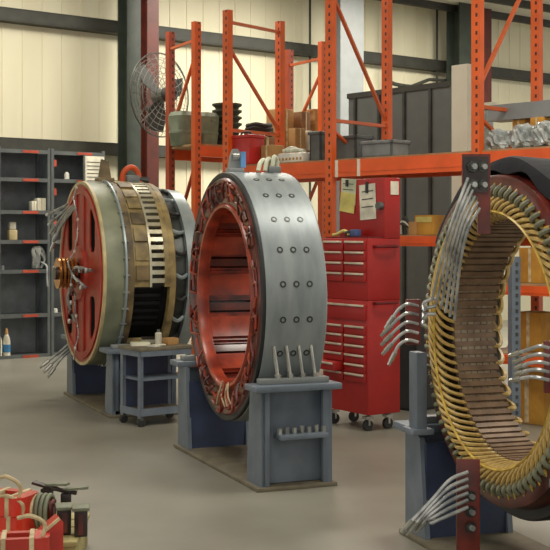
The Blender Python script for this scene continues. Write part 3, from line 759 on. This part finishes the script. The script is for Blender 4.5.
carton('cardboard_box', 'golden cardboard box seen high through the bore of the gold-wound stator', 'box', on(537, 10.3, 1.191), (.22, .22, .30), fr, 'cardboard_gold')
carton('cardboard_box', 'golden cardboard box seen low through the bore of the gold-wound stator', 'box', on(536, 10.3, .611), (.26, .24, .33), fr, 'cardboard_gold')
carton('cardboard_box', 'large golden cardboard box on the floor under the boxes seen through the stator bore', 'box', on(538, 10.3, 0), (.34, .34, .50), fr, 'cardboard_gold')
t = thing('slotted_post', 'grey slotted steel post seen through the bore beside the golden boxes', 'post', on(516, 8.9, 0), .2)
m = MB(); m.box((0, 0, .72), (.07, .008, 1.44), 'stand_blue'); m.box((-.031, .035, .72), (.008, .07, 1.44), 'stand_blue'); obj('angle', m, t)
m = MB()
for k in range(24): m.box((.005, -.005, .05 + k * .058), (.02, .004, .026), 'bolt_dark')
obj('slot_row', m, t)
m = MB(); m.box((0, .02, .006), (.16, .16, .012), 'stand_blue'); obj('foot_plate', m, t)
# floor-level crates under the rack, seen through the bore and beside the chest
crate('dark open crate standing on the floor between tool chest and gold-wound stator', on(412, 11.1, 0), (.36, .34, .9), fr, 'caster_dark')

# ------------------------------------------------------------------ red tool chest
CV = R(34); t = thing('tool_chest', 'tall red rolling tool chest with pale drawer handles and papers pinned above', 'tool chest', (.744, 9.70, 0), CV + R(-90) + R(90))
# local x = depth (v), local -> y = along the front (u)
SC = .9194; Wc, Dc = .67, .38
def zf(z): return 1.6 - (1.6 - z) * SC
def fb(m, t0, t1, s0, s1, z0, z1, mt, bev=.0):
    t0, t1, s0, s1 = (q * SC for q in (t0, t1, s0, s1)); z0, z1 = zf(z0), zf(z1)
    m.box(((t0 + t1) / 2, (s0 + s1) / 2, (z0 + z1) / 2), (t1 - t0, s1 - s0, z1 - z0), mt, bev=bev)
m = MB(); fb(m, .012, Dc, 0, Wc, .01, 1.02, 'chest_red', .008); obj('lower_cabinet', m, t)
m = MB(); fb(m, .012, Dc, 0, Wc, 1.02, 1.57, 'chest_red', .008); fb(m, .03, Dc - .02, .02, Wc - .02, 1.57, 1.585, 'chest_dark'); obj('upper_cabinet', m, t)
def drawer(s0, s1, z0, z1, out=0):
    m = MB(); fb(m, -.006 - out, .014 if not out else .012, s0 + .006, s1 - .006, z0 + .004, z1 - .004, 'chest_red', .003); o = obj('drawer', m, t)
    m = MB(); fb(m, -.022 - out, -.006 - out, s0 + .02, s1 - .02, z1 - .026, z1 - .008, 'handle_alu', .003); obj('drawer_handle', m, o)
zz = [1.555, 1.46, 1.365, 1.27, 1.18]
for a, b in zip(zz, zz[1:]):
    for s0, s1 in ((.02, .33), (.34, .65)): drawer(s0, s1, b, a)
drawer(.02, .65, .84, .99)
zz = [.80, .715, .63, .545, .46, .375, .29]
for i, (a, b) in enumerate(zip(zz, zz[1:])):
    for s0, s1 in ((.02, .33), (.34, .65)): drawer(s0, s1, b, a, .10 if (i == 4 and s0 > .3) else 0)
m = MB(); fb(m, .20, Dc, 0, Wc, 1.57, 2.11, 'chest_red', .006); ht = obj('hutch', m, t)
def sheet(name, s, z, w_, h, mt, tilt=0, face='front', lines=True, label=None):
    m = MB(); rot = Matrix.Rotation(tilt, 3, 'X'); s *= SC; z = zf(z); w_ *= SC; h *= SC; x = .194 * SC
    if face == 'front':
        m.box((x - .001 - .004 * (label == 'yellow sheet'), s, z), (.004, w_, h), mt, rot=rot)
        if lines:
            for k in range(3): m.box((x - .004, s, z + h * (.3 - .22 * k)), (.003, w_ * .7, h * .03), 'ink', rot=rot)
    else: m.box((s, -.004, z), (w_, .006, h), mt)
    o = obj(name, m, ht); o['label'] = label; return o
sheet('paper', .52, 2.0, .22, .24, 'paper_green', R(4), label='pale notes pinned up'); sheet('paper', .53, 1.90, .22, .18, 'paper_yellow', R(8), label='yellow sheet'); sheet('paper', .235, 1.90, .23, .32, 'paper', R(-3), label='white sheet on a clip')
sheet('paper', .31, 2.02, .09, .12, 'paper', 0, 'side', label='small white card on the side')
for s_, z_, h_ in ((.235, 2.03, .10), (.53, 2.08, .06)):
    m = MB(); m.box((.183 * SC, s_ * SC, zf(z_)), (.012, .028, h_ * SC), 'caster_dark'); obj('clip', m, ht)
m = MB(); m.cyl((.184, .04, zf(1.86)), (.14, .04, zf(1.86)), .032, 'grey_tub', 12); obj('magnet', m, ht)
for z in (zf(1.50), zf(1.0)):
    m = MB(); m.tube(smooth([(.07, -.0, z), (.09, -.05, z), (.27, -.05, z), (.29, -.0, z)], 4), .013, 'chest_dark', 8); obj('side_handle', m, t)
Wc *= SC; Dc *= SC
for s in (.08, Wc - .08):
    for tt in (.07, Dc - .07):
        m = MB(); m.box((tt, s, .11), (.07, .06, .02), 'chrome'); m.box((tt, s, .075), (.02, .05, .06), 'chrome'); o = obj('caster', m, t)
        m = MB(); m.cyl((tt, s - .016, .045), (tt, s + .016, .045), .045, 'caster_dark', 18); obj('wheel', m, o)
m = MB(); m.tube(smooth([(0, -.12, .014), (.02, -.03, .05), (0, .05, .02), (.02, .13, .014)], 4), .014, 'paper_yellow', 6); M_ = rootM(t)
one('yellow_pliers', 'small yellow tool lying on top of the red tool chest', 'tool', m, M_ @ Vector((.08, .46, zf(1.585))), CV)
m = MB(); m.box((0, 0, .03), (.06, .09, .06), 'tool_blue', bev=.01); m.cyl((0, .07, .03), (0, .12, .03), .02, 'caster_dark', 8); m.box((0,.095,.006),(.04,.05,.012),'caster_dark')
one('blue_tool', 'blue and grey small tool on top of the red tool chest', 'tool', m, M_ @ Vector((.09, .27, zf(1.585))), CV)

# ------------------------------------------------------------------ steel cart by the rear motor
KA = R(36.9); t = thing('steel_cart', 'small blue-grey steel cart with papers on top, standing before the rear motor', 'cart', (-1.12, 9.97, 0), KA)
kw, kd, kz = .50, .33, .66
m = MB(); m.box((kw / 2, kd / 2, kz - .015), (kw + .03, kd + .03, .03), 'base_dirty', bev=.004); m.box((kw / 2, -.005, kz - .045), (kw, .012, .06), 'stand_blue'); m.box((-.0, kd / 2, kz - .045), (.012, kd, .06), 'stand_blue'); m.box((kw / 2, kd, kz - .045), (kw, .012, .06), 'stand_blue'); m.box((kw, kd / 2, kz - .045), (.012, kd, .06), 'stand_blue'); obj('top', m, t)
for x in (.02, kw - .02):
    for y in (.02, kd - .02):
        m = MB(); m.box((x, y, .36), (.04, .006, .58), 'stand_blue'); m.box((x + (-.018 if x < .2 else .018), y, .36), (.006, .04, .58), 'stand_blue'); obj('leg', m, t)
        m = MB(); m.box((x, y, .075), (.03, .03, .04), 'grey_tub'); o = obj('caster', m, t)
        m = MB(); m.cyl((x, y - .014, .035), (x, y + .014, .035), .035, 'caster_dark', 16); obj('wheel', m, o)
m = MB(); m.box((kw / 2, kd / 2, .115), (kw, kd, .02), 'base_dirty'); m.box((kw / 2, 0, .12), (kw, .012, .06), 'stand_blue'); m.box((0, kd / 2, .12), (.012, kd, .06), 'stand_blue'); obj('lower_shelf', m, t)
m = MB(); m.box((kw / 2, kd / 2, .39), (kw - .05, kd - .03, .02), 'stand_blue'); obj('middle_shelf', m, t)
m = MB(); m.box((kw / 2, kd - .012, .37), (kw - .06, .008, .48), 'stand_dark'); obj('back_panel', m, t)
KM = rootM(t)
def onc(x, y): return KM @ Vector((x, y, kz))
m = MB(); m.box((0, 0, .012), (.16, .11, .024), 'paper'); m.box((0, 0, .026), (.15, .10, .004), 'paper_green'); one('notebook', 'white notebook lying on the steel cart beside the rear motor', 'book', m, onc(.13, .22), KA - .4)
m = MB(); m.box((0, 0, .005), (.12, .10, .01), 'white_plastic', rz=.4); m.box((.02, -.02, .013), (.10, .07, .006), 'paper', rz=-.2); one('crumpled_paper', 'small white papers at the front edge of the steel cart', 'paper', m, onc(.2, .08), KA)
m = MB(); m.box((0, 0, .03), (.11, .1, .06), 'cardboard', bev=.008); one('tan_box', 'low tan box on the right of the steel cart top', 'box', m, onc(.37, .12), KA)
t = thing('spray_can', 'short white bottle standing on the steel cart', 'bottle', onc(.33, .25)); m = MB(); m.lathe([(0, .001), (0, .03), (.09, .03), (.10, .02), (.10, .001)], 'bottle_white', axis='z', seg=18); obj('body', m, t); m = MB(); m.cyl((0, 0, .10), (0, 0, .125), .013, 'grey_tub', 10); obj('cap', m, t)

# ------------------------------------------------------------------ wall shelving
SA = R(36); SU = Vector((math.cos(SA), math.sin(SA), 0)); SV = Vector((-math.sin(SA), math.cos(SA), 0)); S0 = Vector((-3.53, 15.4, 0))
levels = [.03, .56, 1.138, 1.523, 1.908, 2.33, 2.70]
def shelving(label, s0, s1, own):
    t = thing('steel_shelving', label, 'shelving', S0 + SU * s0, SA); wd = s1 - s0; dp = .38
    for x in ((.02, wd - .02) if own else (wd - .02, .025)):
        for y in (.02, dp - .02):
            m = MB(); m.box((x, y, 1.37), (.04, .04, 2.74), 'shelf_grey'); obj('post', m, t)
    m = MB(); m.box((wd / 2, dp - .004, 1.37), (wd - .02, .006, 2.7), 'shelf_back'); obj('back_panel', m, t)
    m = MB(); m.box((.008, dp / 2, 1.37), (.006, dp - .06, 2.66), 'shelf_back'); m.box((wd - .008, dp / 2, 1.37), (.006, dp - .06, 2.66), 'shelf_back'); obj('side_panel', m, t)
    for i, z in enumerate(levels):
        m = MB(); m.box((wd / 2, dp / 2, z), (wd - .04, dp - .03, .012), 'shelf_grey'); m.box((wd / 2, .008, z - .012), (wd - .06, .014, .05), 'shelf_grey'); o = obj('shelf', m, t)
        m = MB(); m.box((wd * .62, -.001, z - .012), (.22, .006, .034), 'label_orange'); obj('label_strip', m, o)['label'] = 'red-orange label strip'
    if not own:
        for z in (2.55, 2.17, 1.75): 
            m = MB(); m.box((.06, .01, z), (.045, .012, .09), 'label_orange'); obj('bracket_tag', m, t)
    return t
u1 = shelving('grey steel shelving bay at the left edge with two bottles at its foot', -.03, .705, True)
u2 = shelving('grey steel shelving bay standing partly behind the red slotted disc', .713, 1.51, False)
def shelf_pt(s, v, lvl): return S0 + SU * s + SV * v + Vector((0, 0, levels[lvl] + .0065))
carton('cream_carton', 'cream carton on the third shelf from the top, the wider of two side by side', 'box', shelf_pt(.60, .10, 4), (.12, .12, .17), SA, 'paper', 'cream_edge')
carton('cream_carton', 'narrow cream carton beside the wider one on the third shelf from the top', 'box', shelf_pt(.50, .10, 4), (.07, .10, .13), SA, 'white_paint', 'cream_edge')
t = thing('spray_bottle', 'cream bottle with white cap on the fourth shelf from the top', 'bottle', shelf_pt(.22, .12, 3), SA)
m = MB(); m.box((0, 0, .07), (.12, .09, .14), 'cream_edge', bev=.02); obj('body', m, t); m = MB(); m.box((0, 0, .19), (.09, .07, .1), 'paper', bev=.015); obj('cap', m, t)
m = MB(); m.lathe([(0, .001), (0, .035), (.07, .035), (.1, .02), (.11, .001)], 'white_plastic', axis='z', seg=14); one('white_cup', 'small white cup on the second shelf of the bay near the red disc', 'cup', m, shelf_pt(.98, .08, 5), 0)
m = MB(); m.lathe([(0, .001), (0, .03), (.06, .03), (.06, .001)], 'grey_tub_pale', axis='z', seg=14); one('small_can', 'small grey can on the fifth shelf from the top at the left', 'can', m, shelf_pt(.07, .1, 2), 0)
m = MB(); m.lathe([(0, .001), (0, .045), (.05, .045), (.06, .02), (.06, .001)], 'white_plastic', axis='z', seg=14); one('white_jar', 'small white jar low on the shelving behind the red disc', 'jar', m, shelf_pt(.80, .08, 1), 0)
m = MB(); rs = random.Random(2)
for k in range(9):
    x = rs.uniform(-.06, .06); m.tube(smooth([(x, 0, .02), (x + rs.uniform(-.05, .05), -.02, .14), (x + rs.uniform(-.06, .06), -.03, .26), (x * .5, -.02, .30)], 4), .018, 'lead_grey' if k % 2 else 'wrap', 6)
m.tube(smooth([(.05, -.02, .1), (.08, -.12, .05), (.08, -.13, -.08), (.09, -.13, -.22)], 4), .012, 'wrap', 6)
one('cable_bundle', 'bundle of grey and white cable hanging over a shelf left of the motor', 'cable', m, shelf_pt(.55, .08, 2), SA)
def bottle(label, s, wide):
    t = thing('spray_bottle', label, 'bottle', shelf_pt(s, .06, 0), SA); m = MB()
    m.lathe([(0, .001), (0, .05), (.20, .05), (.26, .033), (.28, .022), (.28, .001)], 'bottle_white', axis='z', seg=22); obj('body', m, t)
    m = MB(); m.lathe([(.28, .024), (.33, .02), (.36, .012), (.36, .001), (.28, .001)], 'bottle_cap', axis='z', seg=14); obj('cap', m, t)
    m = MB(); m.lathe([(.05, .0505), (.05, .052), (.15, .052), (.15, .0505)], 'blue_label' if wide else 'paper', axis='z', seg=22); obj('label_band', m, t)
bottle('white bottle with a blue label band on the bottom shelf', .115, True); bottle('plain white bottle cut by the left edge of the photo', .0, False)
m = MB(); M2_ = rootM(u2)
for k in range(2): m.box((0 + k * .012, -.004 - .004 * k, -.28 - k * .03), (.30 - .03 * k, .004, .48), 'paper', rz=.0)
for k in range(7): m.box((-.0, -.013, -.12 - .05 * k), (.22, .003, .008), 'ink')
m.box((-.155, -.01, -.27), (.025, .02, .5), 'grey_tub')
one('paper_sheets', 'white printed sheets hung on the shelving above the red disc', 'paper', m, S0 + SU * 1.33 + SV * -.03 + Vector((0, 0, 2.70)), SA)

# ------------------------------------------------------------------ fan on the column
p = W(160, 95, 14.9); FN = R(-38)
t = thing('wall_fan', 'large round grey caged fan mounted on the red column', 'fan', p, FN)
fr_ = .52
m = MB()
for s in (-1, 1):
    for k in range(1, 9):
        rr = fr_ * k / 8; dx = s * .11 * math.sqrt(max(0, 1 - (k / 8) ** 2))
        m.tube([Vector((dx, rr * math.cos(2 * PI * i / 48), rr * math.sin(2 * PI * i / 48))) for i in range(48)], .0035 if k < 8 else .010, 'fan_wire', 4, closed=True)
    for j in range(24):
        a = j * PI / 12; m.tube([Vector((s * .11 * math.sqrt(max(0, 1 - q * q)), fr_ * q * math.cos(a), fr_ * q * math.sin(a))) for q in (.12, .4, .65, .85, .95, 1)], .0028, 'fan_wire', 4)
obj('cage', m, t)
m = MB(); m.cyl((-.09, 0, 0), (.10, 0, 0), .075, 'fan_wire', 20); m.cyl((.10, 0, 0), (.22, 0, 0), .09, 'fan_grey', 20); obj('motor_hub', m, t)
for k in range(3):
    a = R(25 + 120 * k); m = MB(); er = Vector((0, math.cos(a), math.sin(a))); et = Vector((0, -math.sin(a), math.cos(a))); ex = Vector((1, 0, 0))
    prof = [(.06, -.05), (.2, -.13), (.40, -.15), (.45, -.08), (.46, .06), (.3, .10), (.06, .05)]
    m.prism([er * r_ + et * q_ + ex * (q_ * .35) for r_, q_ in prof], (-.004, 0, 0), (.004, 0, 0), 'fan_grey'); obj('blade', m, t)
m = MB(); Mi = rootM(t).inverted(); tgt = Mi @ (wall_pt(148, 1.08) + Vector((0, 0, p.z)))
m.tube([(.2, 0, 0), (.26, 0, -.0), tgt], .03, 'fan_grey', 8); obj('bracket', m, t)

# ------------------------------------------------------------------ red field coils on a pallet in the foreground
def fpt(px, d, z=.0): return on(px, d, z)
pz = .16
t = thing('wooden_pallet', 'yellowish wooden pallet on the floor under red coils and dark steel poles', 'pallet', (-1.305, 5.91, 0), R(3))
for i in range(4):
    m = MB(); m.box((0, -.235 + i * .155, pz - .012), (.72, .135, .024), 'yellow_wood', bev=.003); obj('deck_slat', m, t)
for i in range(3):
    m = MB(); m.box((-.31 + i * .31, 0, .068), (.08, .58, .136), 'yellow_wood', bev=.003); obj('runner', m, t)
def field_coil(label, loc, rz, size, mt, tilt=0):
    t = thing('field_coil', label, 'coil', loc, rz); sx, sy, sz = size; m = MB()
    n = 8
    def rr(s): 
        pts = []; r_ = min(sx, sy) * .25 * s
        for cx_, cy_, a0 in ((sx / 2 * s - r_, sy / 2 * s - r_, 0), (-sx / 2 * s + r_, sy / 2 * s - r_, 90), (-sx / 2 * s + r_, -sy / 2 * s + r_, 180), (sx / 2 * s - r_, -sy / 2 * s + r_, 270)):
            for k in range(5): pts.append((cx_ + r_ * math.cos(R(a0 + k * 22.5)), cy_ + r_ * math.sin(R(a0 + k * 22.5))))
        return pts
    o_, i_ = rr(1), rr(.5); N = len(o_)
    V = [[m.bm.verts.new((x, y, z)) for x, y in P_] for P_, z in ((o_, .0), (o_, sz), (i_, sz), (i_, .0))]
    fs = []
    for q in range(4):
        A, B = V[q], V[(q + 1) % 4]
        for k in range(N): fs.append(m.bm.faces.new((A[k], A[(k + 1) % N], B[(k + 1) % N], B[k])))
    m._fin(fs, mt); obj('winding', m, t)
    m = MB()
    for sxx in (-1, 1):
        m.box((sxx * sx * .22, 0, sz / 2), (.022, sy + .012, sz + .012), 'cream_tape', bev=.004)
    obj('tape_band', m, t)
    m = MB(); m.tube(smooth([(sx * .38, -sy * .3, sz - .01), (sx * .42, -sy * .35, sz + .06), (sx * .2, -sy * .45, sz + .10), (0, -sy * .4, sz + .09)], 5), .010, 'cream_tape', 6); obj('lead', m, t)
    return t
field_coil('red varnished coil with cream tape at the left edge of the foreground, the topmost', fpt(8, 5.85, pz + .092), R(-20), (.26, .20, .09), 'foreground_red')
field_coil('red varnished coil with cream bands under the topmost coil at the left edge', fpt(9, 5.85, pz), R(-18), (.28, .22, .09), 'foreground_red')
field_coil('pinkish red coil lying lowest in the corner of the foreground', fpt(18, 5.36, 0), R(10), (.28, .16, .26), 'foreground_pink')
t = thing('pole_shoe', 'bright red wedge-shaped pole piece with a pale edge in the foreground pile', 'pole piece', fpt(50, 5.47, 0), R(20))
m = MB(); m.prism([(-.05, 0, 0), (.05, 0, 0), (.05, 0, .30), (.035, 0, .315), (-.05, 0, .25)], (0, -.06, 0), (0, .06, 0), 'foreground_red'); obj('body', m, t)
m = MB(); m.box((-.053, 0, .125), (.008, .124, .25), 'cream_tape'); m.box((-.008, -.057, .286), (.104, .012, .012), 'cream_tape', rot=Matrix.Rotation(R(-37.5), 3, 'Y')); obj('edge_strip', m, t)
m = MB(); 
t = thing('wound_pole', 'taped coil with cream and grey-green turns in the middle of the foreground pile', 'coil', fpt(38, 5.86, pz), R(-10))
for k in range(6):
    m = MB(); m.tube([Vector((-.06 + k * .024,   .065 * math.cos(2 * PI * i / 20), .092 + .08 * math.sin(2 * PI * i / 20))) for i in range(20)], .011, 'cream_tape' if k < 3 else 'green_top', 6, closed=True); obj('turn', m, t)
m = MB(); m.box((0, 0, .08), (.17, .07, .14), 'red_varnish_dark', bev=.01); obj('core', m, t)
def pole(label, loc, rz, h):
    t = thing('steel_pole', label, 'pole piece', loc, rz); m = MB()
    m.box((0, 0, h / 2), (.062, .09, h), 'dark_steel', bev=.006); obj('body', m, t)
    m = MB(); m.box((0, 0, h + .008), (.082, .115, .016), 'green_top', bev=.004); obj('pole_face', m, t)
    m = MB(); m.box((0.0, -.047, h * .5), (.022, .008, h * .8), 'red_varnish_dark'); obj('stripe', m, t)
pole('dark steel pole with grey-green top at the right end of the foreground pile', fpt(81, 5.76, pz), R(8), .125)
pole('dark steel pole second from the right end of the foreground pile', fpt(64, 5.80, pz), R(14), .12)
for lab, px_, d_, rz_, h_ in (('taller dark bent steel strap at the back of the foreground pile', 47, 6.02, -15, .17), ('lower steel strap with grey-green top behind the dark steel poles', 66, 6.0, 5, .15)):
    t = thing('steel_strap', lab, 'strap', fpt(px_, d_, pz), R(rz_)); m = MB()
    m.box((0, 0, h_ / 2), (.05, .05, h_), 'dark_steel', bev=.004); obj('block', m, t)
    m = MB(); m.box((-.01, 0, h_ + .012), (.13, .045, .012), 'dark_steel', rot=Matrix.Rotation(R(12), 3, 'Y')); obj('strap_plate', m, t)
    m = MB(); m.box((.05, .01, h_ + .02), (.12, .04, .012), 'green_top', rot=Matrix.Rotation(R(-4), 3, 'Y')); obj('cover_plate', m, t)
